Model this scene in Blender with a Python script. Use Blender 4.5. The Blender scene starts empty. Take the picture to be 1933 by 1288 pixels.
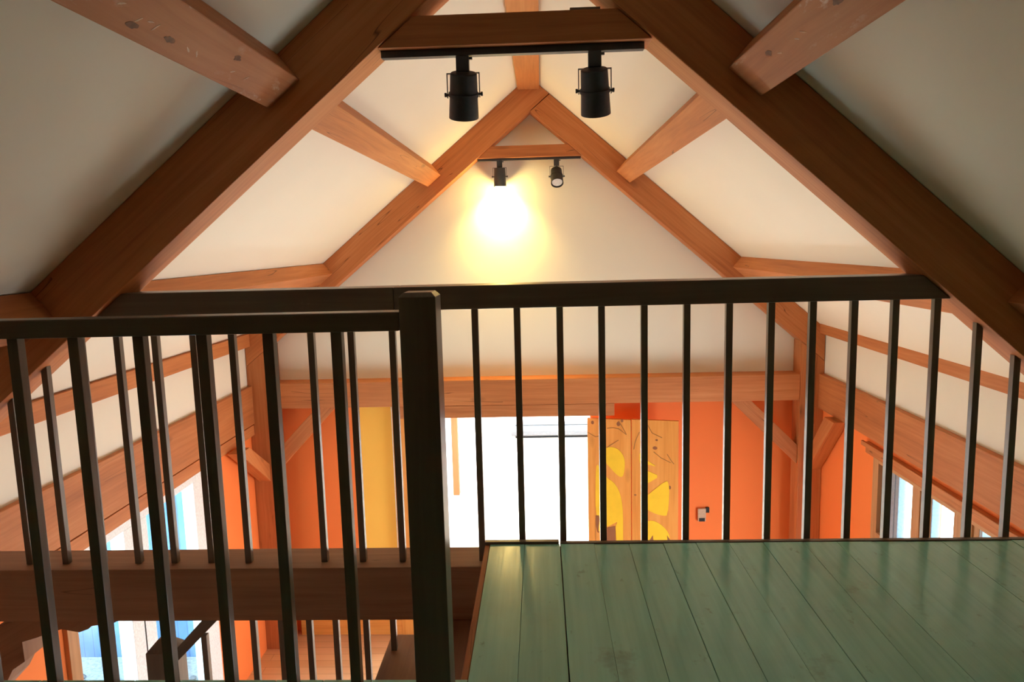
import bpy, bmesh, math, random
from mathutils import Vector, Matrix
random.seed(7)
sc = bpy.context.scene
COL = sc.collection
OZ = 3.9                      # hall floor is z = 0; coordinates below are written relative to the eye


# ------------------------------------------------------------------ materials
def newmat(name):
    m = bpy.data.materials.new(name)
    m.use_nodes = True
    nt = m.node_tree
    return m, nt, nt.nodes, nt.links, nt.nodes['Principled BSDF']


def math_node(N, L, op, a, b=None, clamp=False):
    n = N.new('ShaderNodeMath'); n.operation = op; n.use_clamp = clamp
    for k, v in enumerate((a, b)):
        if v is None:
            continue
        if isinstance(v, (int, float)):
            n.inputs[k].default_value = v
        else:
            L.new(v, n.inputs[k])
    return n.outputs[0]


def mixc(N, L, fac, a, b, blend='MIX'):
    n = N.new('ShaderNodeMix'); n.data_type = 'RGBA'; n.blend_type = blend
    for k, v in ((0, fac), (6, a), (7, b)):
        if isinstance(v, (int, float)):
            n.inputs[k].default_value = v
        elif isinstance(v, tuple):
            n.inputs[k].default_value = (*v, 1.0)
        else:
            L.new(v, n.inputs[k])
    return n.outputs[2]


def noise(N, L, vec, scale, detail=4, rough=0.55):
    n = N.new('ShaderNodeTexNoise')
    n.inputs['Scale'].default_value = scale
    n.inputs['Detail'].default_value = detail
    n.inputs['Roughness'].default_value = rough
    L.new(vec, n.inputs['Vector'])
    return n.outputs['Fac']


def mapping(N, L, vec, scale, loc=(0, 0, 0)):
    n = N.new('ShaderNodeMapping')
    n.inputs['Scale'].default_value = scale
    n.inputs['Location'].default_value = loc
    L.new(vec, n.inputs['Vector'])
    return n.outputs['Vector']


def ramp(N, L, fac, stops):
    n = N.new('ShaderNodeValToRGB')
    cr = n.color_ramp
    while len(cr.elements) < len(stops):
        cr.elements.new(0.5)
    for e, (p, c) in zip(cr.elements, stops):
        e.position = p
        e.color = (*c, 1.0) if len(c) == 3 else c
    L.new(fac, n.inputs['Fac'])
    return n.outputs['Color']


def wood(name, dark, mid, light, rough=0.55, knots=0.6, cracks=0.5, vary=0.12, coat=0.0, scars=0.0):
    m, nt, N, L, B = newmat(name)
    uv = N.new('ShaderNodeUVMap').outputs['UV']
    oi = N.new('ShaderNodeObjectInfo')
    comb = N.new('ShaderNodeCombineXYZ')
    L.new(math_node(N, L, 'MULTIPLY', oi.outputs['Random'], 37.0), comb.inputs[0])
    L.new(math_node(N, L, 'MULTIPLY', oi.outputs['Random'], 91.0), comb.inputs[1])
    add = N.new('ShaderNodeVectorMath'); add.operation = 'ADD'
    L.new(uv, add.inputs[0]); L.new(comb.outputs[0], add.inputs[1])
    base = add.outputs[0]
    warp = noise(N, L, mapping(N, L, base, (1.2, 5.0, 1)), 1.0, 2)
    wv = N.new('ShaderNodeCombineXYZ')
    L.new(math_node(N, L, 'MULTIPLY', warp, 0.05), wv.inputs[1])
    add2 = N.new('ShaderNodeVectorMath'); add2.operation = 'ADD'
    L.new(base, add2.inputs[0]); L.new(wv.outputs[0], add2.inputs[1])
    g1 = noise(N, L, mapping(N, L, add2.outputs[0], (1.6, 42.0, 1)), 1.0, 5, 0.6)
    g2 = noise(N, L, mapping(N, L, add2.outputs[0], (0.8, 6.0, 1)), 1.0, 3, 0.5)
    mixf = math_node(N, L, 'ADD', math_node(N, L, 'MULTIPLY', g1, 0.5), math_node(N, L, 'MULTIPLY', g2, 0.5))
    col = ramp(N, L, mixf, [(0.30, dark), (0.50, mid), (0.70, light)])
    if knots > 0:
        vo = N.new('ShaderNodeTexVoronoi'); vo.feature = 'F1'
        vo.inputs['Scale'].default_value = 1.0
        L.new(mapping(N, L, base, (1.5, 4.2, 1)), vo.inputs['Vector'])
        kf = math_node(N, L, 'SUBTRACT', 1.0, math_node(N, L, 'DIVIDE', vo.outputs['Distance'], 0.13), True)
        kf = math_node(N, L, 'MULTIPLY', math_node(N, L, 'POWER', kf, 0.7), knots)
        col = mixc(N, L, kf, col, tuple(c * 0.22 for c in dark))
    if cracks > 0:
        cn = noise(N, L, mapping(N, L, add2.outputs[0], (0.55, 13.0, 1)), 1.0, 1)
        d = math_node(N, L, 'ABSOLUTE', math_node(N, L, 'SUBTRACT', cn, 0.60))
        cf = math_node(N, L, 'SUBTRACT', 1.0, math_node(N, L, 'DIVIDE', d, 0.006), True)
        lim = math_node(N, L, 'GREATER_THAN', noise(N, L, mapping(N, L, base, (0.9, 1.0, 1)), 1.3, 1), 0.56)
        cf = math_node(N, L, 'MULTIPLY', math_node(N, L, 'MULTIPLY', cf, lim), cracks)
        col = mixc(N, L, cf, col, tuple(c * 0.15 for c in dark))
    if scars:
        sn = noise(N, L, mapping(N, L, base, (11, 30, 1)), 1.0, 4, 0.7)
        s1 = math_node(N, L, 'MULTIPLY', math_node(N, L, 'SUBTRACT', sn, 0.54), 9.0, True)
        s2 = math_node(N, L, 'MULTIPLY', math_node(N, L, 'SUBTRACT', noise(N, L, mapping(N, L, base, (1.6, 7.0, 1)), 1.0, 2), 0.53), 9.0, True)
        col = mixc(N, L, math_node(N, L, 'MULTIPLY', math_node(N, L, 'MULTIPLY', s1, s2), scars), col, (0.75, 0.62, 0.50))
    hsv = N.new('ShaderNodeHueSaturation')
    L.new(col, hsv.inputs['Color'])
    L.new(math_node(N, L, 'ADD', 1.0 - vary, math_node(N, L, 'MULTIPLY', oi.outputs['Random'], 2 * vary)), hsv.inputs['Value'])
    L.new(hsv.outputs['Color'], B.inputs['Base Color'])
    B.inputs['Roughness'].default_value = rough
    B.inputs['Specular IOR Level'].default_value = 0.35
    if coat:
        B.inputs['Coat Weight'].default_value = coat
        B.inputs['Coat Roughness'].default_value = 0.25
    bp = N.new('ShaderNodeBump'); bp.inputs['Strength'].default_value = 0.18; bp.inputs['Distance'].default_value = 0.004
    L.new(g1, bp.inputs['Height']); L.new(bp.outputs['Normal'], B.inputs['Normal'])
    return m


def paint(name, col, rough=0.7, mottled=0.05, scale=1.5, bump=0.05):
    m, nt, N, L, B = newmat(name)
    co = N.new('ShaderNodeTexCoord').outputs['Object']
    n1 = noise(N, L, co, scale, 4)
    c = ramp(N, L, n1, [(0.3, tuple(x * (1 - mottled) for x in col)), (0.7, tuple(min(1, x * (1 + mottled)) for x in col))])
    L.new(c, B.inputs['Base Color'])
    B.inputs['Roughness'].default_value = rough
    B.inputs['Specular IOR Level'].default_value = 0.3
    n2 = noise(N, L, co, 160, 2)
    bp = N.new('ShaderNodeBump'); bp.inputs['Strength'].default_value = bump; bp.inputs['Distance'].default_value = 0.002
    L.new(n2, bp.inputs['Height']); L.new(bp.outputs['Normal'], B.inputs['Normal'])
    return m


def plain(name, col, rough=0.5, metal=0.0, emit=None, es=0.0):
    m, nt, N, L, B = newmat(name)
    co = N.new('ShaderNodeTexCoord').outputs['Object']
    n1 = noise(N, L, co, 60, 2)
    c = ramp(N, L, n1, [(0.35, tuple(x * 0.92 for x in col)), (0.65, tuple(min(1, x * 1.08) for x in col))])
    L.new(c, B.inputs['Base Color'])
    B.inputs['Roughness'].default_value = rough
    B.inputs['Metallic'].default_value = metal
    if emit:
        B.inputs['Emission Color'].default_value = (*emit, 1)
        B.inputs['Emission Strength'].default_value = es
    return m


M = {}
M['timber'] = wood('timber_fir', (0.34, 0.108, 0.032), (0.48, 0.168, 0.052), (0.58, 0.235, 0.085), 0.6, 0.55, 0.8, 0.1)
M['scarred'] = wood('scarred_fir', (0.34, 0.115, 0.037), (0.47, 0.175, 0.06), (0.56, 0.24, 0.095), 0.6, 0.85, 0.5, 0.02, scars=0.8)
M['rail'] = wood('stained_rail', (0.118, 0.084, 0.060), (0.155, 0.114, 0.084), (0.20, 0.150, 0.112), 0.33, 0.2, 0.0, 0.06)
M['beam'] = wood('old_beam', (0.22, 0.105, 0.055), (0.30, 0.15, 0.082), (0.38, 0.20, 0.115), 0.65, 0.4, 0.5, 0.05)
M['pine'] = wood('knotty_pine', (0.62, 0.225, 0.042), (0.76, 0.315, 0.065), (0.84, 0.39, 0.10), 0.5, 0.3, 0.0, 0.03)
M['frame_wood'] = wood('window_wood', (0.36, 0.17, 0.07), (0.48, 0.25, 0.11), (0.58, 0.33, 0.16), 0.5, 0.2, 0.0, 0.05)
M['red_wood'] = wood('red_stained_post', (0.15, 0.040, 0.009), (0.20, 0.055, 0.013), (0.25, 0.07, 0.018), 0.6, 0.2, 0.0, 0.03)
M['tread'] = wood('stair_tread', (0.17, 0.075, 0.04), (0.25, 0.115, 0.06), (0.31, 0.15, 0.08), 0.45, 0.2, 0.0, 0.05)
M['white'] = paint('white_plaster', (0.80, 0.762, 0.645), 0.85, 0.02, 0.8, 0.03)
M['orange'] = paint('orange_wall_paint', (0.92, 0.245, 0.06), 0.75, 0.03, 0.9, 0.04)
M['amber'] = paint('amber_wall_paint', (1.0, 0.58, 0.10), 0.75, 0.03, 0.9, 0.04)
M['whiteroom'] = paint('bright_room_paint', (0.85, 0.84, 0.82), 0.8, 0.02, 1.0, 0.02)
M['frame_white'] = plain('white_frame', (0.82, 0.89, 0.92), 0.45)
M['frame_blue'] = plain('blue_grey_cladding', (0.28, 0.36, 0.46), 0.5)
M['black'] = plain('black_lamp_metal', (0.035, 0.037, 0.043), 0.5)
M['blackin'] = plain('black_lamp_inside', (0.012, 0.012, 0.012), 0.8)
M['lens'] = plain('frosted_lamp_lens', (0.75, 0.74, 0.70), 0.35)
M['bulb'] = plain('lit_bulb', (1, 0.9, 0.7), 0.4, 0, (1.0, 0.72, 0.28), 60.0)
M['dark_line'] = plain('dark_edge', (0.05, 0.03, 0.02), 0.7)
M['yellow'] = paint('yellow_inlay_paint', (0.88, 0.56, 0.035), 0.5, 0.06, 8, 0.05)
M['brown_inlay'] = paint('brown_inlay_paint', (0.30, 0.115, 0.05), 0.55, 0.1, 8, 0.05)
M['knot'] = paint('dark_knot', (0.17, 0.068, 0.028), 0.6, 0.35, 40, 0.1)
M['scar'] = paint('pale_scar', (0.70, 0.48, 0.33), 0.7, 0.25, 60, 0.2)
M['carve'] = paint('carved_line', (0.42, 0.19, 0.055), 0.6, 0.1, 8, 0.05)
M['plastic'] = plain('beige_plastic', (0.52, 0.37, 0.23), 0.5)
M['plastic_dark'] = plain('black_plastic', (0.012, 0.012, 0.012), 0.7)
M['unit_grey'] = plain('unit_grey', (0.085, 0.085, 0.09), 0.5)  # white casing darkened in its colour to show against the overbright room
M['gravel'] = paint('pale_gravel', (0.42, 0.50, 0.46), 0.9, 0.25, 30, 0.3)
M['pebble'] = paint('grey_pebble', (0.20, 0.26, 0.28), 0.8, 0.4, 12, 0.2)


def floor_mat():
    m, nt, N, L, B = newmat('worn_green_paint')
    uv = N.new('ShaderNodeUVMap').outputs['UV']
    co = N.new('ShaderNodeTexCoord').outputs['Object']
    g = noise(N, L, mapping(N, L, uv, (1.5, 40, 1)), 1.0, 4)
    col = ramp(N, L, g, [(0.3, (0.26, 0.62, 0.535)), (0.7, (0.32, 0.72, 0.625))])
    blot = noise(N, L, co, 2.2, 5, 0.6)
    bf = math_node(N, L, 'MULTIPLY', math_node(N, L, 'SUBTRACT', blot, 0.52), 2.2, True)
    col = mixc(N, L, bf, col, (0.24, 0.50, 0.45))
    st = noise(N, L, mapping(N, L, uv, (9, 16, 1)), 1.0, 4, 0.65)
    sf = math_node(N, L, 'MULTIPLY', math_node(N, L, 'SUBTRACT', st, 0.63), 7.0, True)
    col = mixc(N, L, math_node(N, L, 'MULTIPLY', sf, 0.75), col, (0.12, 0.13, 0.075))
    st2 = noise(N, L, mapping(N, L, co, (3, 3, 3), (4.7, 1.3, 0)), 1.0, 5, 0.7)
    sf2 = math_node(N, L, 'MULTIPLY', math_node(N, L, 'SUBTRACT', st2, 0.60), 6.0, True)
    col = mixc(N, L, math_node(N, L, 'MULTIPLY', sf2, 0.6), col, (0.15, 0.135, 0.085))
    L.new(col, B.inputs['Base Color'])
    r = math_node(N, L, 'ADD', 0.11, math_node(N, L, 'MULTIPLY', noise(N, L, mapping(N, L, uv, (3, 12, 1)), 1.0, 3), 0.22))
    L.new(r, B.inputs['Roughness'])
    B.inputs['Specular IOR Level'].default_value = 0.33
    bp = N.new('ShaderNodeBump'); bp.inputs['Strength'].default_value = 0.2; bp.inputs['Distance'].default_value = 0.003
    L.new(g, bp.inputs['Height']); L.new(bp.outputs['Normal'], B.inputs['Normal'])
    return m


def plank_floor_mat(name, dark, light, width=0.11):
    m, nt, N, L, B = newmat(name)
    co = N.new('ShaderNodeTexCoord').outputs['Object']
    br = N.new('ShaderNodeTexBrick')
    br.inputs['Scale'].default_value = 1.0
    br.inputs['Brick Width'].default_value = 1.7
    br.inputs['Row Height'].default_value = width
    br.inputs['Mortar Size'].default_value = 0.002
    br.inputs['Color1'].default_value = (*dark, 1)
    br.inputs['Color2'].default_value = (*light, 1)
    br.inputs['Mortar'].default_value = (*[c * 0.3 for c in dark], 1)
    L.new(co, br.inputs['Vector'])
    g = noise(N, L, mapping(N, L, co, (2, 30, 1)), 1.0, 4)
    col = mixc(N, L, 0.35, br.outputs['Color'], ramp(N, L, g, [(0.3, dark), (0.7, light)]))
    L.new(col, B.inputs['Base Color'])
    B.inputs['Roughness'].default_value = 0.38
    return m


def blue_board_mat():
    m, nt, N, L, B = newmat('blue_vertical_boards')
    co = N.new('ShaderNodeTexCoord').outputs['Object']
    w = N.new('ShaderNodeTexWave'); w.wave_type = 'BANDS'; w.bands_direction = 'X'
    w.inputs['Scale'].default_value = 3.2; w.inputs['Distortion'].default_value = 0.0
    L.new(co, w.inputs['Vector'])
    n = noise(N, L, co, 3, 4)
    base = ramp(N, L, n, [(0.3, (0.055, 0.16, 0.36)), (0.7, (0.10, 0.235, 0.46))])
    col = mixc(N, L, math_node(N, L, 'LESS_THAN', w.outputs['Fac'], 0.015), base, (0.05, 0.13, 0.30))
    L.new(col, B.inputs['Base Color']); B.inputs['Roughness'].default_value = 0.6
    return m


def glass_mat():
    m, nt, N, L, B = newmat('window_glass')
    N.remove(B)
    out = N['Material Output']
    tr = N.new('ShaderNodeBsdfTransparent'); gl = N.new('ShaderNodeBsdfGlossy')
    gl.inputs['Roughness'].default_value = 0.02
    tr.inputs['Color'].default_value = (0.95, 0.97, 0.98, 1)
    mx = N.new('ShaderNodeMixShader')
    mx.inputs[0].default_value = 0.05; L.new(tr.outputs[0], mx.inputs[1]); L.new(gl.outputs[0], mx.inputs[2])
    L.new(mx.outputs[0], out.inputs['Surface'])
    return m


M['green_floor'] = floor_mat()
M['hall_floor'] = plank_floor_mat('hall_plank_floor', (0.55, 0.33, 0.165), (0.68, 0.45, 0.25))
M['pale_floor'] = plank_floor_mat('pale_plank_floor', (0.74, 0.64, 0.50), (0.84, 0.74, 0.60), 0.18)
M['blue_boards'] = blue_board_mat()
M['glass'] = glass_mat()


# ------------------------------------------------------------------ mesh builder
class MB:
    def __init__(s):
        s.bm = bmesh.new()
        s.uv = s.bm.loops.layers.uv.new('UVMap')

    def _add(s, verts, faces, g, bevel=0.0, smooth=False):
        t = bmesh.new()
        vs = [t.verts.new(Vector(v) + Vector((0, 0, OZ))) for v in verts]
        for f in faces:
            try:
                t.faces.new([vs[i] for i in f])
            except ValueError:
                pass
        bmesh.ops.recalc_face_normals(t, faces=t.faces)
        if bevel > 0:
            bmesh.ops.bevel(t, geom=list(t.edges), offset=bevel, segments=2, profile=0.6, affect='EDGES', clamp_overlap=True)
        g = Vector(g).normalized()
        a = g.orthogonal().normalized()
        off = (random.random() * 20, random.random() * 20)
        vm = {}
        for v in t.verts:
            vm[v] = s.bm.verts.new(v.co)
        for f in t.faces:
            try:
                nf = s.bm.faces.new([vm[v] for v in f.verts])
            except ValueError:
                continue
            nf.smooth = smooth
            n = f.normal
            if abs(n.dot(g)) > 0.9:
                b = g.cross(a)
                for l in nf.loops:
                    l[s.uv].uv = (l.vert.co.dot(a) * 0.9 + off[0], l.vert.co.dot(b) * 0.9 + off[1])
            else:
                b = g.cross(n).normalized()
                k = 0.31 * round(n.x * 2 + n.y * 5 + n.z * 9)
                for l in nf.loops:
                    l[s.uv].uv = (l.vert.co.dot(g) + off[0] + k, l.vert.co.dot(b) + off[1] + k)
        t.free()
        return s

    def box(s, x0, x1, y0, y1, z0, z1, g=None, bevel=0.0):
        if g is None:
            d = (abs(x1 - x0), abs(y1 - y0), abs(z1 - z0))
            g = [(1, 0, 0), (0, 1, 0), (0, 0, 1)][d.index(max(d))]
        v = [(x, y, z) for x in (x0, x1) for y in (y0, y1) for z in (z0, z1)]
        f = [(0, 1, 3, 2), (4, 6, 7, 5), (0, 4, 5, 1), (2, 3, 7, 6), (0, 2, 6, 4), (1, 5, 7, 3)]
        return s._add(v, f, g, bevel)

    def prism(s, poly, axis, lo, hi, g, bevel=0.0):
        """poly: points in the plane; axis 'y' -> (x,z), axis 'x' -> (y,z), axis 'z' -> (x,y)"""
        def put(p, d):
            return {'y': (p[0], d, p[1]), 'x': (d, p[0], p[1]), 'z': (p[0], p[1], d)}[axis]
        n = len(poly)
        v = [put(p, lo) for p in poly] + [put(p, hi) for p in poly]
        f = [tuple(range(n)), tuple(range(n, 2 * n))] + [(i, (i + 1) % n, n + (i + 1) % n, n + i) for i in range(n)]
        return s._add(v, f, g, bevel)

    def lathe(s, prof, origin, axis, seg=32, cap0=False, cap1=False):
        """prof: list of (distance along axis, radius)"""
        ax = Vector(axis).normalized(); a = ax.orthogonal().normalized(); b = ax.cross(a)
        o = Vector(origin); v = []; f = []
        for t, r in prof:
            for k in range(seg):
                w = 2 * math.pi * k / seg
                v.append(o + ax * t + (a * math.cos(w) + b * math.sin(w)) * r)
        for i in range(len(prof) - 1):
            for k in range(seg):
                k2 = (k + 1) % seg
                f.append((i * seg + k, i * seg + k2, (i + 1) * seg + k2, (i + 1) * seg + k))
        if cap0:
            f.append(tuple(range(seg)))
        if cap1:
            f.append(tuple((len(prof) - 1) * seg + k for k in range(seg)))
        return s._add(v, f, ax, 0, True)

    def tube(s, pts, r, seg=8):
        for p, q in zip(pts, pts[1:]):
            p, q = Vector(p), Vector(q)
            s.lathe([(0, r), ((q - p).length, r)], p, q - p, seg, True, True)
        return s

    def build(s, name, mat, parent=None, label=None, cat=None, group=None, kind=None, sharp=False):
        me = bpy.data.meshes.new(name)
        xs = [v.co for v in s.bm.verts]
        lo = Vector((min(c.x for c in xs), min(c.y for c in xs), min(c.z for c in xs)))
        hi = Vector((max(c.x for c in xs), max(c.y for c in xs), max(c.z for c in xs)))
        org = Vector(((lo.x + hi.x) / 2, (lo.y + hi.y) / 2, lo.z))
        for v in s.bm.verts:
            v.co -= org
        s.bm.to_mesh(me); s.bm.free()
        if me.polygons and any(p.use_smooth for p in me.polygons):
            try:
                me.set_sharp_from_angle(angle=math.radians(40))
            except Exception:
                pass
        me.materials.append(mat)
        o = bpy.data.objects.new(name, me)
        COL.objects.link(o)
        o.location = org
        if parent is not None:
            o.parent = parent
            acc = Vector((0, 0, 0)); q = parent
            while q is not None:
                acc += q.location; q = q.parent
            o.location = org - acc
        tag(o, label, cat, group, kind)
        return o


def tag(o, label=None, cat=None, group=None, kind=None):
    if label: o['label'] = label
    if cat: o['category'] = cat
    if group: o['group'] = group
    if kind: o['kind'] = kind
    return o


def thing(name, loc, label, cat, group=None):
    o = bpy.data.objects.new(name, None)
    o.empty_display_size = 0.1
    COL.objects.link(o)
    o.location = (loc[0], loc[1], loc[2] + OZ)
    return tag(o, label, cat, group, 'thing')


def copy_part(o, dx, parent, dz=0.0):
    c = o.copy(); COL.objects.link(c); c.parent = parent
    c.location = o.location + Vector((dx, 0, dz))
    return c


# ------------------------------------------------------------------ roof lines (eye-relative x, z)
XA = -0.066
ZL = lambda x: 1.1958 + 0.826 * x         # underside of the rafters, left slope
ZR = lambda x: 1.0836 - 0.868 * x         # right slope
XLW, XRW = -2.76, 2.55                    # inner faces of the side walls
CEIL = 0.295
APEX = (XA, ZL(XA) + CEIL)
YN0, YN1 = 2.75, 2.93                     # nearer truss, front and back
YF0, YF1 = 6.60, 6.78                     # farther truss

S = lambda mb, name, mat, parent=None: mb.build(name, mat, parent, kind=None if parent else 'structure')

# ---- setting: ceiling, walls, floors
S(MB().prism([(APEX[0], APEX[1]), (-2.95, ZL(-2.95) + CEIL), (-2.95, ZL(-2.95) + CEIL + 0.12), (APEX[0], APEX[1] + 0.12)], 'y', -2.6, 7.05, (0, 1, 0)), 'ceiling', M['white'])
S(MB().prism([(APEX[0], APEX[1]), (2.75, ZR(2.75) + CEIL), (2.75, ZR(2.75) + CEIL + 0.12), (APEX[0], APEX[1] + 0.12)], 'y', -2.6, 7.05, (0, 1, 0)), 'ceiling', M['white'])
S(MB().box(XLW - 0.1, XLW, -2.6, 7.05, -1.45, -0.78), 'wall_left', M['white'])
S(MB().box(XRW, XRW + 0.1, -2.6, 7.05, -1.40, -0.83), 'wall_right', M['white'])
# lower orange side walls, with the window openings left free
WL = (3.79, 5.64, -3.76, -1.735)
wl = MB()
wl.box(XLW - 0.1, XLW, 2.3, WL[0], -3.9, -1.45).box(XLW - 0.1, XLW, WL[1], 7.05, -3.9, -1.45)
wl.box(XLW - 0.1, XLW, WL[0], WL[1], -3.9, WL[2]).box(XLW - 0.1, XLW, WL[0], WL[1], WL[3], -1.45)
S(wl, 'wall_left', M['orange'])
S(MB().box(XLW - 0.1, XLW, -2.6, 2.3, -3.9, -1.45), 'wall_left', M['white'])
S(MB().box(XRW, XRW + 0.1, -2.6, 3.0, -3.9, -1.40), 'wall_right', M['white'])
WR = (3.60, 5.56, -2.36, -1.69)
wr = MB()
wr.box(XRW, XRW + 0.1, 3.0, WR[0], -3.9, -1.40).box(XRW, XRW + 0.1, WR[1], 7.05, -3.9, -1.40)
wr.box(XRW, XRW + 0.1, WR[0], WR[1], -3.9, WR[2]).box(XRW, XRW + 0.1, WR[0], WR[1], WR[3], -1.40)
S(wr, 'wall_right', M['orange'])
# far gable wall (white) above the tie beam, orange wall with the doorway below it
S(MB().prism([(XLW, -1.262), (XRW, -1.262), (XRW, ZR(XRW) + CEIL), (XA, APEX[1]), (XLW, ZL(XLW) + CEIL)], 'y', 6.80, 7.05, (1, 0, 0)), 'wall_far', M['white'])
DX0, DX1, DZ = -1.02, 0.455, -1.60
wf = MB()
wf.box(XLW, DX0, 6.95, 7.05, -3.9, -1.262).box(DX1, XRW, 6.95, 7.05, -3.9, -1.262).box(DX0, DX1, 6.95, 7.05, DZ, -1.262)
S(wf, 'wall_far', M['orange'])
S(MB().box(XLW, XRW, -0.95, -0.85, -1.19, 1.36), 'wall_back', M['beam'])  # unseen dark partition, added to cut the bounce light on the near rafters
S(MB().box(-3.0, 2.8, -2.7, -2.6, -3.9, 1.6), 'wall_back', M['white'])
S(MB().box(XLW, XRW, -2.6, 7.05, -4.0, -3.9), 'floor', M['hall_floor'])

# loft floor: painted boards running away from the eye; left part ends at the stairwell
fl = MB()
gaps = [-0.222, -0.085, 0.055, 0.191, 0.327, 0.461, 0.589, 0.717, 0.85, 1.003, 1.135, 1.27, 1.40, 1.535, 1.67, 1.80, 1.935, 2.07, 2.20, 2.335, 2.47, 2.55]
for i, (a, b) in enumerate(zip(gaps, gaps[1:])):
    ga = 0.0035 if i == 2 else (0.0014 if i in (4, 5, 6, 8, 9, 10, 13) else 0.0007)
    dz = random.uniform(-0.0015, 0.0015)
    fl.box(a + ga, b - 0.0003, -2.6, 2.764, -1.235 + dz, -1.19 + dz, (0, 1, 0), 0.0009)
x = -0.222
while x > XLW + 0.02:
    a = max(x - 0.134, XLW)
    fl.box(a + 0.001, x - 0.001, -2.6, 1.86, -1.235, -1.19, (0, 1, 0), 0.0015)
    x -= 0.134
S(fl, 'floor', M['green_floor'])
S(MB().box(XLW, XRW, -2.6, 1.84, -1.36, -1.237).box(-0.215, XRW, 1.84, 2.745, -1.36, -1.237), 'trim_1', M['beam'])
S(MB().box(-0.243, -0.223, 1.86, 2.768, -1.275, -1.193, None, 0.004), 'trim_2', M['timber'])
S(MB().box(-0.243, 0.052, 2.7655, 2.792, -1.272, -1.180, None, 0.003).box(0.056, 2.55, 2.7655, 2.788, -1.272, -1.186, None, 0.003), 'trim_3', M['rail'])

# ------------------------------------------------------------------ timber frame
SL = math.hypot(1, 0.826); SR = math.hypot(1, 0.868)
dL, nL = Vector((1 / SL, 0.826 / SL)), Vector((0.826 / SL, -1 / SL))       # up the slope, into the room
dR, nR = Vector((-1 / SR, 0.868 / SR)), Vector((-0.868 / SR, -1 / SR))
C2 = CEIL - 0.002


def T(name, mb, label, cat, group=None, mat='timber'):
    return mb.build(name, M[mat], None, label, cat, group, 'thing')


XE_L, XE_R = -2.755, 2.545
XC = (1.0836 + C2 - 1.1958) / (0.826 + 0.868)     # right slope's top line meets the left soffit line
for y0, y1, which in ((YN0, YN1, 'near'), (YF0, YF1, 'far')):
    zapL = ZL(XA) + C2
    XE_L, XE_R = (-2.704, 2.494) if which == 'near' else (-2.755, 2.545)
    pl = [(XE_L, ZL(XE_L)), (XC, ZL(XC)), (XA, zapL), (XE_L, ZL(XE_L) + C2)]
    pr = [(XA + 0.004, ZR(XA + 0.004)), (XE_R, ZR(XE_R)), (XE_R, ZR(XE_R) + C2), (XC + 0.004, ZR(XC + 0.004) + C2 - 0.002)]
    if which == 'near':
        la = 'broad dark rafter climbing from the left above the two railings'
        lb = 'broad dark rafter descending to the right end of the railing on the green floor edge'
    else:
        la = 'orange-brown rafter left of the lit lamp against the cream gable wall'
        lb = 'orange-brown rafter right of the two small lamps against the cream gable wall'
    g = 'rafters of the ' + ('nearer' if which == 'near' else 'farther') + ' roof truss'
    T('rafter', MB().prism(pl, 'y', y0, y1, (dL.x, 0, dL.y), 0.004), la, 'rafter', g)
    T('rafter', MB().prism(pr, 'y', y0 - 0.004, y1, (dR.x, 0, dR.y), 0.004), lb, 'rafter', g)


def clipx(side, z):
    return (z - 1.1958) / 0.826 if side == 'L' else (1.0836 - z) / 0.868


def collar(z0, z1, y0, y1, label):
    e = 0.003
    poly = [(clipx('L', z0) + e, z0), (clipx('R', z0) - e, z0), (clipx('R', z1) - e, z1), (clipx('L', z1) + e, z1)]
    T('collar_tie', MB().prism(poly, 'y', y0, y1, (1, 0, 0), 0.004), label, 'beam', 'collar ties')


collar(0.716, 0.825, 2.762, 2.915, 'dark horizontal collar beam carrying the two large lamps')
collar(0.748, 0.852, 6.612, 6.69, 'short orange-brown collar beam carrying the two small lamps')
T('shim_board', MB().box(0.125, 0.235, 2.78, 2.87, 0.826, 0.838, None, 0.002), 'thin dark board lying on top of the nearer collar beam', 'board', None, 'rail')


def purlin(a, d, n, y0, y1, label, w=0.155, h=0.124, mat='timber'):
    a = Vector(a); b = a - d * w
    c2 = b - n * h; c1 = a - n * h
    poly = [tuple(a), tuple(b), tuple(c2), tuple(c1)]
    return T('purlin', MB().prism(poly, 'y', y0, y1, (0, 1, 0), 0.004), label, 'purlin', 'roof purlins', mat)


eps = 0.001
aU_L, aU_R = (-0.868, 0.612), (0.686, 0.600)
aD_L, aD_R = (-1.891, -0.238), (1.712, -0.262)
pnl = purlin(aU_L, dL, nL, -2.6, YN0 - eps, 'rough knotty purlin with pale scars in the top left corner, above the nearer rafter', mat='scarred')
pnr = purlin(aU_R, dR, nR, -2.6, YN0 - eps - 0.004, 'knotty purlin in the top right corner, above the nearer rafter', mat='scarred')
purlin(aU_L, dL, nL, YN1 + eps, YF0 - eps, 'lit orange purlin between the trusses, upper one left of the hanging lamps')
purlin(aU_R, dR, nR, YN1 + eps, YF0 - eps - 0.004, 'lit orange purlin between the trusses, upper one right of the hanging lamps')
purlin(aD_L, dL, nL, -2.6, YN0 - eps, 'dim purlin at the left picture edge, just above the lower railing')
purlin(aD_R, dR, nR, -2.6, YN0 - eps - 0.004, 'dim purlin at the right picture edge, outside the nearer rafter')
purlin(aD_L, dL, nL, YN1 + eps, YF0 - eps, 'orange purlin just above the long handrail, left of the gable wall')
purlin(aD_R, dR, nR, YN1 + eps, YF0 - eps - 0.004, 'orange purlin just above the long handrail, right of the gable wall')



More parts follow.
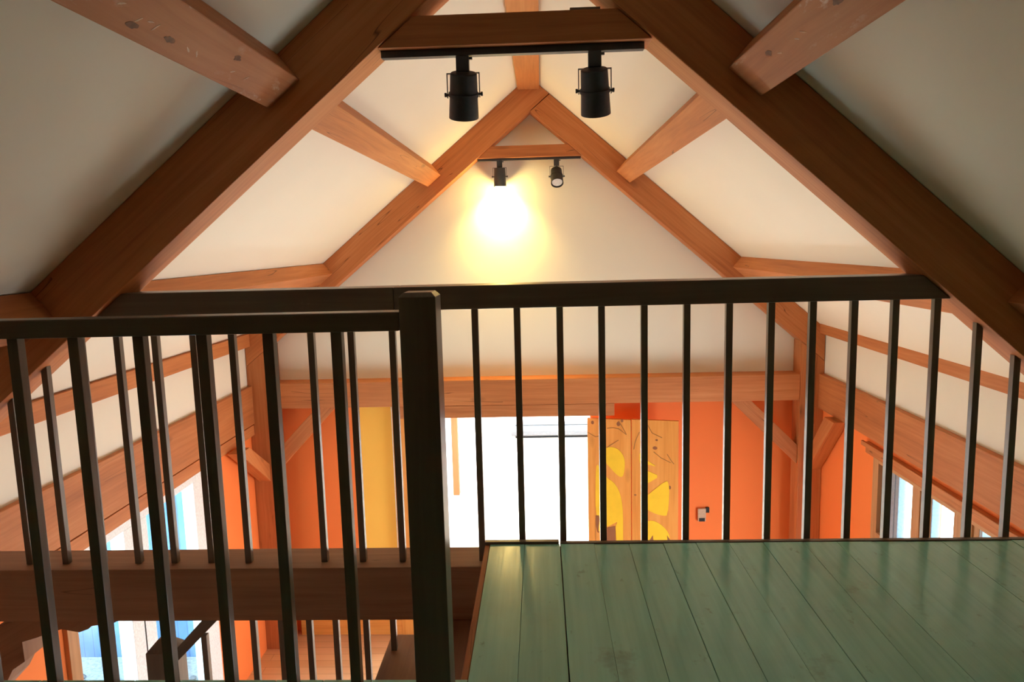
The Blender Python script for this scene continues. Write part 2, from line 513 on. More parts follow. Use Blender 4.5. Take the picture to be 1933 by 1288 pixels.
def face_mark(obj, a, d, n, sx, y, rs, ry, name, mat, ang=0.0):
    """a thin irregular patch lying on a purlin's underside: sx along the slope, y along the timber"""
    k = 14
    pts = []
    for i in range(k):
        w_ = 2 * math.pi * i / k
        q = random.uniform(0.65, 1.15)
        ps, py = math.cos(w_) * rs * q, math.sin(w_) * ry * q
        ps, py = ps * math.cos(ang) - py * math.sin(ang), ps * math.sin(ang) + py * math.cos(ang)
        pts.append((sx + ps, y + py))
    mb = MB(); v = []
    for off in (0.0001, 0.0007):
        for t, yy in pts:
            c = Vector(a) - d * t + n * off
            v.append((c.x, yy, c.y))
    f = [tuple(range(k)), tuple(range(k, 2 * k))] + [(i, (i + 1) % k, k + (i + 1) % k, k + i) for i in range(k)]
    mb._add(v, f, (0, 1, 0))
    return mb.build(name, M[mat], obj)


for sx, y in ((0.117, 1.783), (0.105, 1.945), (0.053, 2.283)):
    face_mark(pnl, aU_L, dL, nL, sx, y, 0.010, 0.024, 'wood_knot', 'knot')
for sx, y, an in ((0.084, 1.699, .5), (0.099, 1.788, .9), (0.093, 1.862, 1.2), (0.105, 2.045, -.4), (0.104, 2.094, -.6), (0.098, 2.324, .5), (0.093, 2.427, .9), (0.088, 1.83, .2)):
    face_mark(pnl, aU_L, dL, nL, sx, y, 0.003, 0.014, 'bark_scar', 'scar', an)
for sx, y in ((0.050, 2.405), (0.061, 1.889)):
    face_mark(pnr, aU_R, dR, nR, sx, y, 0.012, 0.028, 'wood_knot', 'knot')
for sx, y, an in ((0.067, 2.135, .5), (0.073, 2.347, .3), (0.072, 2.192, .4)):
    face_mark(pnr, aU_R, dR, nR, sx, y, 0.003, 0.016, 'bark_scar', 'scar', an)

T('ridge_beam', MB().prism([(-0.168, 1.322), (0.020, 1.322), (0.020, ZR(0.02) + C2), (XA, APEX[1] - 0.003), (-0.168, ZL(-0.168) + C2 + 0.01)], 'y', YN1 + eps, YF0 - 0.005, (0, 1, 0), 0.003),
  'orange ridge beam running along the roof peak behind the large lamps', 'beam')

# eaves plates, girts
def plate(name, xin, xout, z0, z1, label, cat, group, chamfer=0.0, y0=-2.6, y1=6.798):
    T(name, MB().box(min(xin, xout), max(xin, xout), y0, y1, z0, z1, (0, 1, 0), 0.005), label, cat, group)


plate('eaves_plate', -2.705, XLW + 0.001, -0.893, -0.775, 'orange timber along the left roof edge, between two cream panels', 'beam', 'eaves plates', y1=6.60)
plate('eaves_plate', 2.495, XRW - 0.001, -0.876, -0.735, 'orange timber along the right roof edge, between two white panels', 'beam', 'eaves plates', y1=6.60)
plate('wall_girt', -2.715, XLW + 0.001, -1.625, -1.268, 'deep orange girt along the left wall above the blue window', 'beam', 'wall girts', y1=6.60)
plate('wall_girt', 2.500, XRW - 0.001, -1.560, -1.243, 'deep orange girt along the right wall above the bright windows', 'beam', 'wall girts', y1=6.60)
T('timber_rail', MB().box(XLW + 0.001, -2.722, -2.6, 6.598, -1.733, -1.636, (0, 1, 0), 0.004), 'narrow orange timber strip between left girt and blue window', 'beam')

# far truss posts, tie beam, lintel, braces
T('timber_post', MB().prism([(-2.7585, -3.9), (-2.515, -3.9), (-2.515, ZL(-2.515) - 0.002), (-2.7585, ZL(-2.7585) - 0.002)], 'y', 6.601, 6.798, (0, 0, 1), 0.005),
  'orange timber post at the left end of the far tie beam', 'post', 'posts of the farther truss')
T('timber_post', MB().prism([(2.335, -3.9), (2.5485, -3.9), (2.5485, ZR(2.5485) - 0.002), (2.335, ZR(2.335) - 0.002)], 'y', 6.601, 6.798, (0, 0, 1), 0.005),
  'orange timber post at the right end of the far tie beam, with two braces', 'post', 'posts of the farther truss')
T('tie_beam', MB().box(-2.514, 2.334, 6.600, 6.799, -1.487, -1.248, None, 0.005), 'long orange tie beam under the cream gable wall, above doorway', 'beam')
T('lintel', MB().box(-1.35, 0.655, 6.605, 6.799, -1.604, -1.489, None, 0.004), 'orange lintel under the tie beam, right above the bright doorway', 'beam')
T('brace', MB().prism([(1.724, -1.4885), (1.905, -1.4885), (2.334, -1.915), (2.334, -2.095)], 'y', 6.635, 6.745, (0.7, 0, -0.7), 0.004),
  'diagonal brace between right post and far tie beam, beside the carved door', 'brace', 'knee braces')
T('brace', MB().prism([(-1.95, -1.4885), (-2.13, -1.4885), (-2.514, -1.885), (-2.514, -2.08)], 'y', 6.635, 6.745, (-0.7, 0, -0.7), 0.004),
  'diagonal brace between left post and far tie beam', 'brace', 'knee braces')
T('brace', MB().prism([(6.05, -1.5615), (6.26, -1.5615), (6.600, -1.955), (6.600, -2.14)], 'x', 2.425, 2.54, (0, 0.7, -0.7), 0.004),
  'diagonal brace from right post forward to the right girt', 'brace', 'knee braces')
T('brace', MB().prism([(5.96, -1.7345), (6.17, -1.7345), (6.600, -2.02), (6.600, -2.19)], 'x', -2.715, -2.60, (0, 0.7, -0.7), 0.004),
  'diagonal brace from left post forward to the left girt', 'brace', 'knee braces')

# loft edge beam
T('loft_beam', MB().box(-2.7135, 2.4985, 2.750, 2.945, -1.500, -1.276, None, 0.004), 'heavy dark brown beam at the loft edge carrying the farther balusters', 'beam', None, 'beam')
kb = [(-2.16, -1.5015), (-2.20, -1.512), (-2.245, -1.521), (-2.29, -1.537), (-2.36, -1.575), (-2.45, -1.65), (-2.56, -1.78), (-2.66, -1.95), (-2.75, -2.15),
      (-2.75, -2.42), (-2.66, -2.25), (-2.50, -2.02), (-2.38, -1.88), (-2.30, -1.80), (-2.262, -1.735), (-2.205, -1.698), (-2.206, -1.610), (-2.14, -1.590),
      (-2.09, -1.572), (-2.03, -1.553), (-1.995, -1.560), (-1.955, -1.567), (-1.915, -1.553), (-1.90, -1.540), (-1.86, -1.534), (-1.82, -1.535), (-1.795, -1.522), (-1.765, -1.508), (-1.73, -1.5015)]
T('curved_brace', MB().prism(kb, 'y', 2.785, 2.93, (0.7, 0, 0.4), 0.0), 'curved dark live-edge brace under the loft beam, bottom left corner', 'brace', None, 'beam')

# ------------------------------------------------------------------ farther railing (on the loft edge)
rz0, rz1 = -0.249, -0.158
fr = thing('railing', (-0.1, 2.82, -1.276), 'long dark railing along the loft edge, ending under the nearer rafters', 'railing', None)
e = 0.002
MB().prism([(clipx('L', rz0) + e, rz0), (-0.567, rz0), (-0.567, rz1), (clipx('L', rz1) + e, rz1)], 'y', 2.785, 2.928, (1, 0, 0), 0.004).build('handrail', M['rail'], fr)
MB().prism([(-0.565, rz0), (clipx('R', rz0) - e, rz0), (clipx('R', rz1) - e, rz1), (-0.565, rz1)], 'y', 2.783, 2.928, (1, 0, 0), 0.004).build('handrail', M['rail'], fr)
bx = {-12: -2.160, -11: -2.006, -10: -1.852, -9: -1.698, -8: -1.545, -7: -1.390, -6: -1.235, -5: -1.077, -4: -0.919, -3: -0.760, -2: -0.597, -1: -0.434, 0: -0.271, 1: -0.107,
      2: 0.058, 3: 0.219, 4: 0.3825, 5: 0.5455, 6: 0.706, 7: 0.865, 8: 1.021, 9: 1.176, 10: 1.329, 11: 1.483, 12: 1.642, 13: 1.789}
BW = 0.0255
proto = None
for i, x in bx.items():
    y0, y1 = 2.802, 2.8285
    tl = min(rz0 - 0.001, ZL(x) - 0.002 if x < 0 else 9)
    tr = min(rz0 - 0.001, ZL(x + BW) - 0.002 if x < 0 else ZR(x + BW) - 0.002)
    if x > 0:
        tl = min(rz0 - 0.001, ZR(x) - 0.002)
    full = tl == tr == rz0 - 0.001
    if full and proto is not None:
        copy_part(proto[0], x - proto[1], fr)
        continue
    o = MB().prism([(x, -1.275), (x + BW, -1.275), (x + BW, tr), (x, tl)], 'y', y0, y1, (0, 0, 1), 0.0015).build('baluster', M['rail'], fr)
    if full:
        proto = (o, x)

# ------------------------------------------------------------------ nearer railing with newel post (stairwell side)
nr = thing('railing', (-1.2, 1.78, -1.19), 'shorter dark railing in front on the left, ending at a thick newel post', 'railing', None)
MB().box(-1.80, -0.346, 1.75, 1.812, -0.206, -0.159, None, 0.004).build('handrail', M['rail'], nr)
nx = [-1.684, -1.512, -1.3435, -1.1875, -1.021, -0.859, -0.692, -0.521]
p0 = None
for x in nx:
    if p0 is None:
        p0 = (MB().box(x, x + 0.0272, 1.766, 1.7935, -1.19, -0.207, None, 0.0015).build('baluster', M['rail'], nr), x)
    else:
        copy_part(p0[0], x - p0[1], nr)
pt = MB()
px0, px1, py0, py1, ch = -0.3435, -0.2535, 1.742, 1.832, 0.011
pv = [(px0, py0, -1.19), (px1, py0, -1.19), (px1, py1, -1.19), (px0, py1, -1.19), (px0, py0, -0.124), (px1, py0, -0.124), (px1, py1, -0.124), (px0, py1, -0.124),
      (px0 + ch, py0 + ch, -0.113), (px1 - ch, py0 + ch, -0.113), (px1 - ch, py1 - ch, -0.113), (px0 + ch, py1 - ch, -0.113)]
pf = [(0, 1, 2, 3), (0, 1, 5, 4), (1, 2, 6, 5), (2, 3, 7, 6), (3, 0, 4, 7), (4, 5, 9, 8), (5, 6, 10, 9), (6, 7, 11, 10), (7, 4, 8, 11), (8, 9, 10, 11)]
pt._add(pv, pf, (0, 0, 1), 0.0015)
pt.build('newel_post', M['rail'], nr)

# ------------------------------------------------------------------ staircase rising to the right under the loft beam
st = thing('staircase', (-1.1, 2.4, -3.9), 'dark brown stair with sloping handrail and newel post, seen below the loft beam', 'staircase')
for x0, x1, z, yb in ((-0.447, -0.245, -1.503, 2.90), (-0.684, -0.447, -1.69, 2.975), (-0.920, -0.684, -1.933, 2.975), (-1.156, -0.92, -2.176, 2.975), (-1.392, -1.156, -2.419, 2.975), (-1.628, -1.392, -2.662, 2.975)):
    MB().box(x0, x1 + 0.012, 1.90, yb, z - 0.04, z, (0, 1, 0), 0.004).build('tread', M['tread'], st)
MB().prism([(-1.75, -3.0), (-0.47, -1.69), (-0.47, -1.93), (-1.75, -3.3)], 'y', 1.86, 1.897, (0.7, 0, 0.7), 0.003).build('stringer', M['tread'], st)
MB().prism([(-1.584, -1.680), (-1.4145, -1.5015), (-1.346, -1.5015), (-1.584, -1.738)], 'y', 2.835, 2.892, (0.7, 0, 0.7), 0.003).build('handrail', M['rail'], st)
sp = MB()
sx0, sx1, sy0, sy1, ch = -1.703, -1.585, 2.82, 2.93, 0.040
pv = [(sx0, sy0, -3.9), (sx1, sy0, -3.9), (sx1, sy1, -3.9), (sx0, sy1, -3.9), (sx0, sy0, -1.686), (sx1, sy0, -1.686), (sx1, sy1, -1.686), (sx0, sy1, -1.686),
      (sx0 + ch, sy0 + ch, -1.640), (sx1 - ch, sy0 + ch, -1.640), (sx1 - ch, sy1 - ch, -1.640), (sx0 + ch, sy1 - ch, -1.640)]
sp._add(pv, pf, (0, 0, 1), 0.002)
sp.build('newel_post', M['rail'], st)
tops = lambda x: -1.738 + (x + 1.584) * (0.2365 / 0.238)
for x in (-1.472, -1.364, -1.256, -1.136, -1.016, -0.903, -0.774, -0.660):
    zt = min(-1.5015, tops(x) + 0.008)
    k = int((x + 1.628) // 0.236)
    zb = -2.662 + 0.243 * min(k, 4)
    MB().box(x, x + 0.0245, 2.846, 2.871, zb, zt, None, 0.0015).build('baluster', M['rail'], st)

# ------------------------------------------------------------------ track lights
def track(x0, x1, y, z0, z1, label, w=0.034):
    T('light_track', MB().box(x0, x1, y - w / 2, y + w / 2, z0, z1, None, 0.002), label, 'light track', 'light tracks', 'black')


track(-0.574, 0.396, 2.815, 0.690, 0.7155, 'long black light track fixed under the nearer dark collar beam', 0.036)
track(-0.541, 0.378, 6.66, 0.727, 0.7475, 'thin black light track fixed under the farther collar beam', 0.034)


def spotlight(x, y, ztrack, zpiv, axis, label, group, lit=False, lens=False, twist=0.0):
    ax = Vector(axis).normalized()
    t = thing('spotlight', (x, y, ztrack - 0.25), label, 'spotlight', group)
    # adapter block clipped in the track
    a = MB().box(x - 0.024, x + 0.024, y - 0.017, y + 0.017, ztrack - 0.056, ztrack - 0.0006, None, 0.003)
    a.box(x + 0.024, x + 0.036, y - 0.006, y + 0.006, ztrack - 0.012, ztrack - 0.004)
    a.lathe([(0, 0.007), (0.010, 0.007)], (x, y, ztrack - 0.056), (0, 0, -1), 12, True, True)
    a.build('adapter', M['black'], t)
    zt = ztrack - 0.062
    hw = 0.0615
    y_ = MB()
    y_.box(x - hw, x + hw, y - 0.007, y + 0.007, zt, zt + 0.003).box(x - hw, x - hw + 0.003, y - 0.007, y + 0.007, zpiv - 0.012, zt).box(x + hw - 0.003, x + hw, y - 0.007, y + 0.007, zpiv - 0.012, zt)
    y_.build('yoke', M['black'], t)
    pv = Vector((x, y, zpiv))
    o = pv - ax * 0.078
    L = 0.164
    can = MB()
    prof = [(0.0, 0.018), (0.0005, 0.046), (0.004, 0.0495), (0.07, 0.0520), (0.075, 0.0520), (L - 0.004, 0.0560), (L, 0.0560), (L, 0.0525), (L - 0.02, 0.050), (L - 0.03, 0.043)]
    can.lathe(prof, o, ax, 40, True, True)
    c = can.build('can', M['black'], t)
    ring = MB()
    ring.lathe([(0.072, 0.0522), (0.072, 0.0565), (0.084, 0.0568), (0.084, 0.0528)], o, ax, 40)
    ring.build('ring', M['black'], t)
    for s in (-1, 1):
        MB().lathe([(0, 0.004), (0.008, 0.004), (0.0081, 0.008), (0.016, 0.008)], (x + s * 0.0555, y, zpiv), (s, 0, 0), 14, True, True).build('knob', M['black'], t)
    if lens:
        MB().lathe([(L - 0.012, 0.0465), (L - 0.008, 0.040), (L - 0.006, 0.0)], o, ax, 32).build('lens', M['lens'], c)
    if lit:
        MB().lathe([(L - 0.028, 0.040), (L - 0.002, 0.045), (L + 0.012, 0.042), (L + 0.022, 0.030), (L + 0.028, 0.012), (L + 0.029, 0.0)], o, ax, 32).build('bulb', M['bulb'], c)
    return o + ax * (L + 0.034), ax


spotlight(-0.273, 2.815, 0.690, 0.554, (-0.06, 0.40, -0.90), 'large black can spotlight, left one on the nearer track', 'large spotlights on the nearer track')
spotlight(0.2155, 2.815, 0.690, 0.552, (0.06, 0.42, -0.90), 'large black can spotlight, right one on the nearer track', 'large spotlights on the nearer track')
lamp_p, lamp_a = spotlight(-0.346, 6.66, 0.727, 0.590, (0.0, 0.06, -1.0), 'small glowing spotlight, the lit one on the farther track', 'small spotlights on the farther track', lit=True)
spotlight(0.162, 6.66, 0.727, 0.578, (0.03, -0.66, -0.75), 'small unlit black spotlight with pale lens, right on the farther track', 'small spotlights on the farther track', lens=True)

# ------------------------------------------------------------------ carved folding door beside the doorway
PU = Vector((0.9718, -0.2356, 0.0)); PN = Vector((-0.2356, -0.9718, 0.0)); PP = Vector((0.416, 6.80, 0.0))
cd = thing('carved_door', (0.83, 6.72, -3.9), 'knotty pine double door leaf with yellow tree cutouts, standing open right of the bright doorway', 'door')


def panel_prism(mb, poly, d0, d1, bevel=0.0, g=(0, 0, 1)):
    n = len(poly)
    v = [PP + PU * u + PN * d0 + Vector((0, 0, z)) for u, z in poly] + [PP + PU * u + PN * d1 + Vector((0, 0, z)) for u, z in poly]
    f = [tuple(range(n)), tuple(range(n, 2 * n))] + [(i, (i + 1) % n, n + (i + 1) % n, n + i) for i in range(n)]
    return mb._add(v, f, g, bevel)


def smooth_poly(p, it=2):
    for _ in range(it):
        q = []
        for a, b in zip(p, p[1:] + p[:1]):
            q += [(a[0] * .75 + b[0] * .25, a[1] * .75 + b[1] * .25), (a[0] * .25 + b[0] * .75, a[1] * .25 + b[1] * .75)]
        p = q
    return p


leafL = panel_prism(MB(), [(0.0, -3.86), (0.412, -3.86), (0.412, -1.672), (0.0, -1.672)], -0.035, 0.0, 0.003).build('door_leaf', M['pine'], cd)
leafR = panel_prism(MB(), [(0.419, -3.86), (0.849, -3.86), (0.849, -1.666), (0.419, -1.666)], -0.035, 0.0, 0.003).build('door_leaf', M['pine'], cd)
PA = [(0.17, -1.968), (0.187, -1.949), (0.243, -1.94), (0.307, -1.967), (0.347, -2.031), (0.358, -2.102), (0.344, -2.212), (0.317, -2.236), (0.264, -2.199), (0.218, -2.147), (0.177, -2.101), (0.162, -2.041)]
PB = [(0.088, -2.1), (0.129, -2.189), (0.187, -2.249), (0.246, -2.285), (0.296, -2.355), (0.324, -2.457), (0.336, -2.591), (0.335, -2.826), (0.335, -3.02), (0.30, -3.05), (0.27, -2.86), (0.263, -2.721), (0.287, -2.672), (0.237, -2.704), (0.183, -2.737), (0.124, -2.732), (0.108, -2.794), (0.096, -2.778), (0.116, -2.627), (0.071, -2.627), (0.075, -2.242)]
PC = [(0.071, -2.631), (0.116, -2.629), (0.103, -2.807), (0.087, -2.798), (0.07, -2.712)]
PD = [(0.183, -2.746), (0.258, -2.724), (0.263, -2.783), (0.262, -3.10), (0.17, -3.10), (0.178, -2.79)]
PF = [(0.492, -1.969), (0.52, -2.021), (0.577, -2.063), (0.659, -2.111), (0.577, -2.093), (0.509, -2.087), (0.491, -2.082)]
PG = [(0.531, -2.146), (0.579, -2.159), (0.682, -2.2), (0.583, -2.266), (0.531, -2.302)]
PH = [(0.583, -2.377), (0.742, -2.232), (0.763, -2.269), (0.769, -2.364), (0.754, -2.576), (0.715, -2.583), (0.646, -2.572), (0.583, -2.545), (0.531, -2.515), (0.531, -2.43)]
PI_ = [(0.525, -2.674), (0.583, -2.638), (0.646, -2.645), (0.715, -2.688), (0.766, -2.751), (0.778, -2.841), (0.77, -3.10), (0.50, -3.10), (0.503, -2.762)]
PJ = [(0.583, -2.841), (0.617, -2.782), (0.625, -2.855), (0.615, -3.0), (0.579, -3.0)]
PK = [(0.749, -2.771), (0.775, -2.811), (0.777, -2.841), (0.756, -2.843)]
for leaf, polys in ((leafL, (PA, PB)), (leafR, (PF, PG, PH, PI_))):
    for q in polys:
        panel_prism(MB(), smooth_poly(q, 1), 0.0003, 0.004).build('yellow_inlay', M['yellow'], leaf)
for leaf, polys in ((leafL, (PC, PD)), (leafR, (PJ, PK))):
    for q in polys:
        panel_prism(MB(), q, 0.0003 if q not in (PJ, PK) else 0.0042, 0.0055 if q in (PJ, PK) else 0.0035).build('brown_inlay', M['brown_inlay'], leaf)
for leaf, curves in ((leafL, ([(0.0, -1.808), (0.079, -1.852), (0.12, -1.838)], [(0.189, -1.763), (0.244, -1.754), (0.302, -1.764), (0.371, -1.816)], [(0.187, -1.949), (0.243, -1.91), (0.296, -1.872)], [(0.297, -1.686), (0.337, -1.75), (0.371, -1.816)], [(0.071, -2.66), (0.07, -3.2)])),
                     (leafR, ([(0.492, -1.785), (0.452, -1.882), (0.44, -1.954)], [(0.623, -1.968), (0.691, -2.023), (0.781, -2.065)], [(0.747, -1.984), (0.781, -2.042), (0.809, -2.075)], [(0.56, -1.70), (0.61, -1.79), (0.70, -1.83)]))):
    for c in curves:
        mb = MB()
        mb.tube([PP + PU * u + PN * 0.0005 + Vector((0, 0, z)) for u, z in c], 0.004, 6)
        mb.build('carved_groove', M['carve'], leaf)
for leaf, ks in ((leafL, ((0.297, -1.715, .018, .022), (0.331, -1.685, .012, .014), (0.051, -1.712, .014, .018))), (leafR, ((0.636, -1.931, .022, .016), (0.651, -1.854, .012, .009), (0.772, -2.304, .012, .018), (0.452, -2.399, .012, .008)))):
    for u, z, a, b in ks:
        mb = MB()
        panel_prism(mb, [(u + a * math.cos(t * math.pi / 6), z + b * math.sin(t * math.pi / 6)) for t in range(12)], 0.0002, 0.0012)
        mb.build('wood_knot', M['brown_inlay'], leaf)

# thermostat
th = thing('thermostat', (1.53, 6.94, -2.76), 'small beige thermostat with black pieces on the orange wall', 'thermostat')
MB().box(1.493, 1.572, 6.915, 6.949, -2.757, -2.628, None, 0.004).build('casing', M['plastic'], th)
MB().box(1.506, 1.560, 6.909, 6.9145, -2.755, -2.722).build('display', M['plastic_dark'], th)
MB().box(1.573, 1.606, 6.925, 6.949, -2.672, -2.622).build('sensor', M['plastic_dark'], th)

# amber panel, white edge and timber stud left of the doorway
S(MB().box(-1.80, -1.485, 6.93, 6.9495, -3.9, -1.50), 'trim_4', M['amber'])
S(MB().box(-1.484, -1.468, 6.905, 6.9495, -3.9, -1.50), 'trim_5', M['frame_white'])
T('door_post', MB().box(-1.467, -1.345, 6.86, 6.9495, -3.9, -1.49, None, 0.004), 'pale timber post standing just left of the dark newel post', 'post', None, 'pine')
S(MB().box(-2.50, -1.03, 6.865, 6.9295, -3.9, -3.62, None, 0.004).box(DX1 + 0.05, 2.33, 6.90, 6.9495, -3.9, -3.75), 'baseboard_far', M['pine'])
S(MB().box(DX0 - 0.005, DX0 + 0.05, 6.93, 7.07, -3.9, DZ), 'trim_6', M['frame_white'])

# ------------------------------------------------------------------ bright room beyond the doorway
R0, R1, RY = -1.9, 1.6, 11.2
S(MB().box(R0, R1, 7.05, RY, -4.0, -3.9), 'floor', M['pale_floor'])
br = MB()
br.box(R0, R1, RY, RY + 0.1, -3.9, -1.15).box(R0 - 0.1, R0, 7.05, RY, -3.9, -1.15).box(R1, R1 + 0.1, 7.05, RY, -3.9, -1.15)
S(br, 'wall_beyond', M['whiteroom'])
S(MB().box(R0, R1, 7.05, RY + 0.1, -1.15, -1.05), 'ceiling', M['whiteroom'])
T('corner_post', MB().box(-1.43, -1.335, 10.95, 11.08, -3.9, -1.2, None, 0.004), 'orange timber post in the bright room, seen at the doorway\'s left edge', 'post', None, 'red_wood')
wu = thing('wall_unit', (0.1, 11.1, -2.98), 'long white rounded casing high on the wall of the bright room', 'wall unit')
pr = [(11.198, -2.80), (11.09, -2.80), (11.02, -2.83), (10.98, -2.89), (10.98, -2.96), (11.02, -2.99), (11.198, -2.995)]
MB().prism(pr, 'x', -0.50, 0.78, (1, 0, 0), 0.008).build('casing', M['unit_grey'], wu)
MB().box(-0.44, 0.74, 10.985, 11.15, -3.004, -2.9955).build('outlet_slot', M['plastic_dark'], wu)
MB().box(-0.44, 0.74, 11.045, 11.06, -2.8215, -2.812).build('seam', M['plastic_dark'], wu)

# ------------------------------------------------------------------ windows
# left window: white frame, two panes with a wide white mullion
w1 = MB()
xi, xo = XLW + 0.012, XLW - 0.085
w1.box(xo, xi, 5.40, WL[1], WL[2], WL[3], (0, 0, 1), 0.006).box(xo, xi, 4.44, 4.72, WL[2] + 0.08, -1.80, (0, 0, 1), 0.006).box(xo, xi, 3.885, 5.40, -1.80, WL[3], (0, 1, 0), 0.004).box(xo, xi, 3.885, 5.40, WL[2], WL[2] + 0.08, (0, 1, 0), 0.004)
wo = S(w1, 'window_1', M['frame_white'])
MB().box(xo, XLW + 0.03, WL[0], 3.884, WL[2], WL[3], (0, 0, 1), 0.004).build('jamb', M['frame_wood'], wo)
MB().box(xi - 0.002, xi + 0.004, 4.575, 4.582, -3.75, -1.80).build('sash_joint', M['plastic_dark'], wo)
MB().box(XLW - 0.062, XLW - 0.058, 3.885, 4.44, -3.68, -1.80).build('pane', M['glass'], wo)
MB().box(XLW - 0.062, XLW - 0.058, 4.72, 5.40, -3.68, -1.80).build('pane', M['glass'], wo)

# right windows: wood frame with two wide stepped mullions and a head board
w2 = MB()
xa, xb = XRW - 0.012, XRW + 0.09
w2.box(xa, xb, 5.47, WR[1], WR[2], WR[3], (0, 0, 1), 0.004).box(xa, xb, WR[0], 5.47, WR[2], WR[2] + 0.08, (0, 1, 0), 0.004).box(xa, xb, WR[0], 5.47, -1.735, WR[3], (0, 1, 0), 0.004)
for y0, y1 in ((4.765, 5.015), (4.235, 4.50), (3.60, 3.72)):
    k = (y1 - y0) / 5
    for j in range(5):
        w2.box(xa + 0.012 * abs(j - 2) + 0.004, xb, y0 + j * k, y0 + (j + 1) * k - 0.002, WR[2], WR[3], (0, 0, 1), 0.003)
wo2 = S(w2, 'window_2', M['frame_wood'])
cl = MB()
for y0, y1 in ((5.205, 5.255), (5.265, 5.315), (5.33, 5.38), (5.395, 5.465), (4.752, 4.763), (4.205, 4.233)):
    cl.box(xa + 0.03, xb - 0.02, y0, y1, WR[2], WR[3], (0, 0, 1), 0.003)
cl.build('cladding', M['frame_blue'], wo2)
for y0, y1 in ((5.02, 5.20), (4.505, 4.75), (3.725, 4.20)):
    MB().box(XRW + 0.058, XRW + 0.062, y0, y1, WR[2] + 0.08, -1.735).build('pane', M['glass'], wo2)
MB().box(XRW - 0.03, XRW - 0.0005, 3.5, 5.66, -1.700, -1.612, (0, 1, 0), 0.006).box(XRW - 0.05, XRW - 0.031, 3.5, 5.70, -1.648, -1.612, (0, 1, 0), 0.005).build('head_board', M['timber'], wo2)

# unseen frame added around the fill light, below the loft floor's line of sight
fillf = MB()
xa, xb = XRW - 0.045, XRW - 0.001
fillf.box(xa, xb, 3.22, 3.29, -3.80, -2.40, (0, 0, 1), 0.004).box(xa, xb, 5.51, 5.58, -3.80, -2.40, (0, 0, 1), 0.004)
fillf.box(xa, xb, 3.29, 5.51, -3.80, -3.73, (0, 1, 0), 0.004).box(xa, xb, 3.29, 5.51, -2.47, -2.40, (0, 1, 0), 0.004)
S(fillf, 'fill_frame', M['frame_wood'])

# ------------------------------------------------------------------ outside
S(MB().box(-14, XLW - 0.1, -4, 16, -4.15, -4.05), 'ground', M['gravel'])
S(MB().box(XRW + 0.1, 14, -4, 16, -4.15, -4.05), 'ground', M['gravel'])
S(MB().box(-6.5, XLW - 0.105, 6.72, 6.86, -4.05, -1.2), 'wall_outside', M['blue_boards'])
S(MB().box(-6.5, XLW - 0.105, 6.0, 6.95, -1.2, -1.1), 'sun_blocker', M['blue_boards'])  # unseen slab added to keep the sun off the ground by the blue wall
pb = MB()
for k in range(170):
    X, Y = random.uniform(-4.7, -3.2), random.uniform(5.5, 6.38)
    r = random.uniform(0.02, 0.05)
    pb.lathe([(-r * 0.5, r * 0.2), (-r * 0.2, r * 0.9), (r * 0.15, r), (r * 0.45, r * 0.6), (r * 0.55, 0.001)], (X, Y, -4.05 + r * 0.4), (random.uniform(-.3, .3), random.uniform(-.3, .3), 1), 8, True)
pb.build('pebbles', M['pebble'], None, 'grey pebbles on the pale ground outside the blue window', 'pebbles', None, 'stuff')

# ------------------------------------------------------------------ light
w = bpy.data.worlds.new('sky'); sc.world = w; w.use_nodes = True
nt = w.node_tree; bg = nt.nodes['Background']
bg.inputs['Color'].default_value = (0.60, 0.83, 1.0, 1); bg.inputs['Strength'].default_value = 4.8


def area(name, loc, rot, sx, sy, energy, col, portal=False):
    l = bpy.data.lights.new(name, 'AREA'); l.shape = 'RECTANGLE'; l.size = sx; l.size_y = sy
    l.energy = energy; l.color = col
    o = bpy.data.objects.new(name, l); COL.objects.link(o)
    o.location = (loc[0], loc[1], loc[2] + OZ); o.rotation_euler = rot
    if portal:
        l.cycles.is_portal = True
    return o


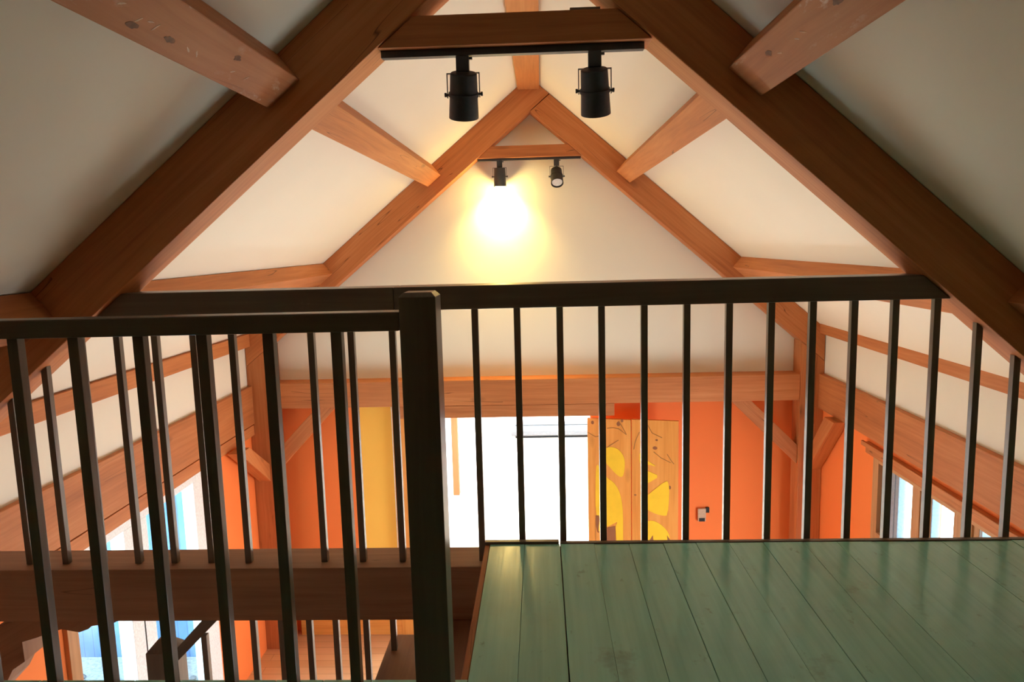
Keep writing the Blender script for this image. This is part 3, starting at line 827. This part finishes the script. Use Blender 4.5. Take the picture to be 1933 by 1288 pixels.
H = math.pi / 2
sun = bpy.data.lights.new('sun', 'SUN'); sun.energy = 48; sun.angle = math.radians(2); sun.color = (0.78, 0.93, 1.0)
suno = bpy.data.objects.new('sun', sun); COL.objects.link(suno); suno.location = (0, 4, 12)
suno.rotation_euler = (0, 0, 0)
area('skylight', (0.0, 9.2, -1.17), (0, 0, 0), 2.6, 3.2, 540, (0.64, 0.86, 1.0))
sp = bpy.data.lights.new('lamp_beam', 'SPOT'); sp.energy = 120; sp.color = (1.0, 0.68, 0.19); sp.spot_size = math.radians(120); sp.spot_blend = 0.9; sp.shadow_soft_size = 0.03
so = bpy.data.objects.new('lamp_beam', sp); COL.objects.link(so)
so.location = (lamp_p.x, lamp_p.y - 0.01, lamp_p.z + OZ)
so.rotation_euler = Vector((0, 0.55, -0.83)).to_track_quat('-Z', 'Y').to_euler()
pl = bpy.data.lights.new('lamp_glow', 'POINT'); pl.energy = 9; pl.color = (1.0, 0.68, 0.2); pl.shadow_soft_size = 0.02
po = bpy.data.objects.new('lamp_glow', pl); COL.objects.link(po); po.location = (lamp_p.x, lamp_p.y - 0.05, lamp_p.z - 0.02 + OZ)
area('fill_light', (XRW - 0.02, 4.4, -3.1), (0, H, 0), 1.25, 2.2, 90, (0.78, 0.92, 1.0))  # added lamp inside the low frame, brightens the lower hall walls

# ------------------------------------------------------------------ camera
cam = bpy.data.cameras.new('camera'); co = bpy.data.objects.new('camera', cam); COL.objects.link(co)
r_ = Vector((0.99895985, 0.03780375, -0.02549697)); u_ = Vector((0.02020166, 0.13437397, 0.99072475)); f_ = Vector((-0.04087924, 0.99020933, -0.13347051))
mw = Matrix(((r_.x, u_.x, -f_.x, 0), (r_.y, u_.y, -f_.y, 0), (r_.z, u_.z, -f_.z, OZ), (0, 0, 0, 1)))
co.matrix_world = mw
cam.sensor_fit = 'HORIZONTAL'; cam.sensor_width = 36.0; cam.lens = 36.0 * 1376.56 / 1933.0
cam.clip_start = 0.05; cam.clip_end = 100
sc.camera = co

sc.view_settings.view_transform = 'Standard'
sc.view_settings.look = 'None'
sc.view_settings.exposure = 0.23
sc.view_settings.gamma = 1.0
sc.view_settings.use_curve_mapping = False
sc.cycles.use_denoising = True
sc.cycles.max_bounces = 16
sc.cycles.diffuse_bounces = 10
sc.cycles.transparent_max_bounces = 12
sc.cycles.sample_clamp_indirect = 6.0
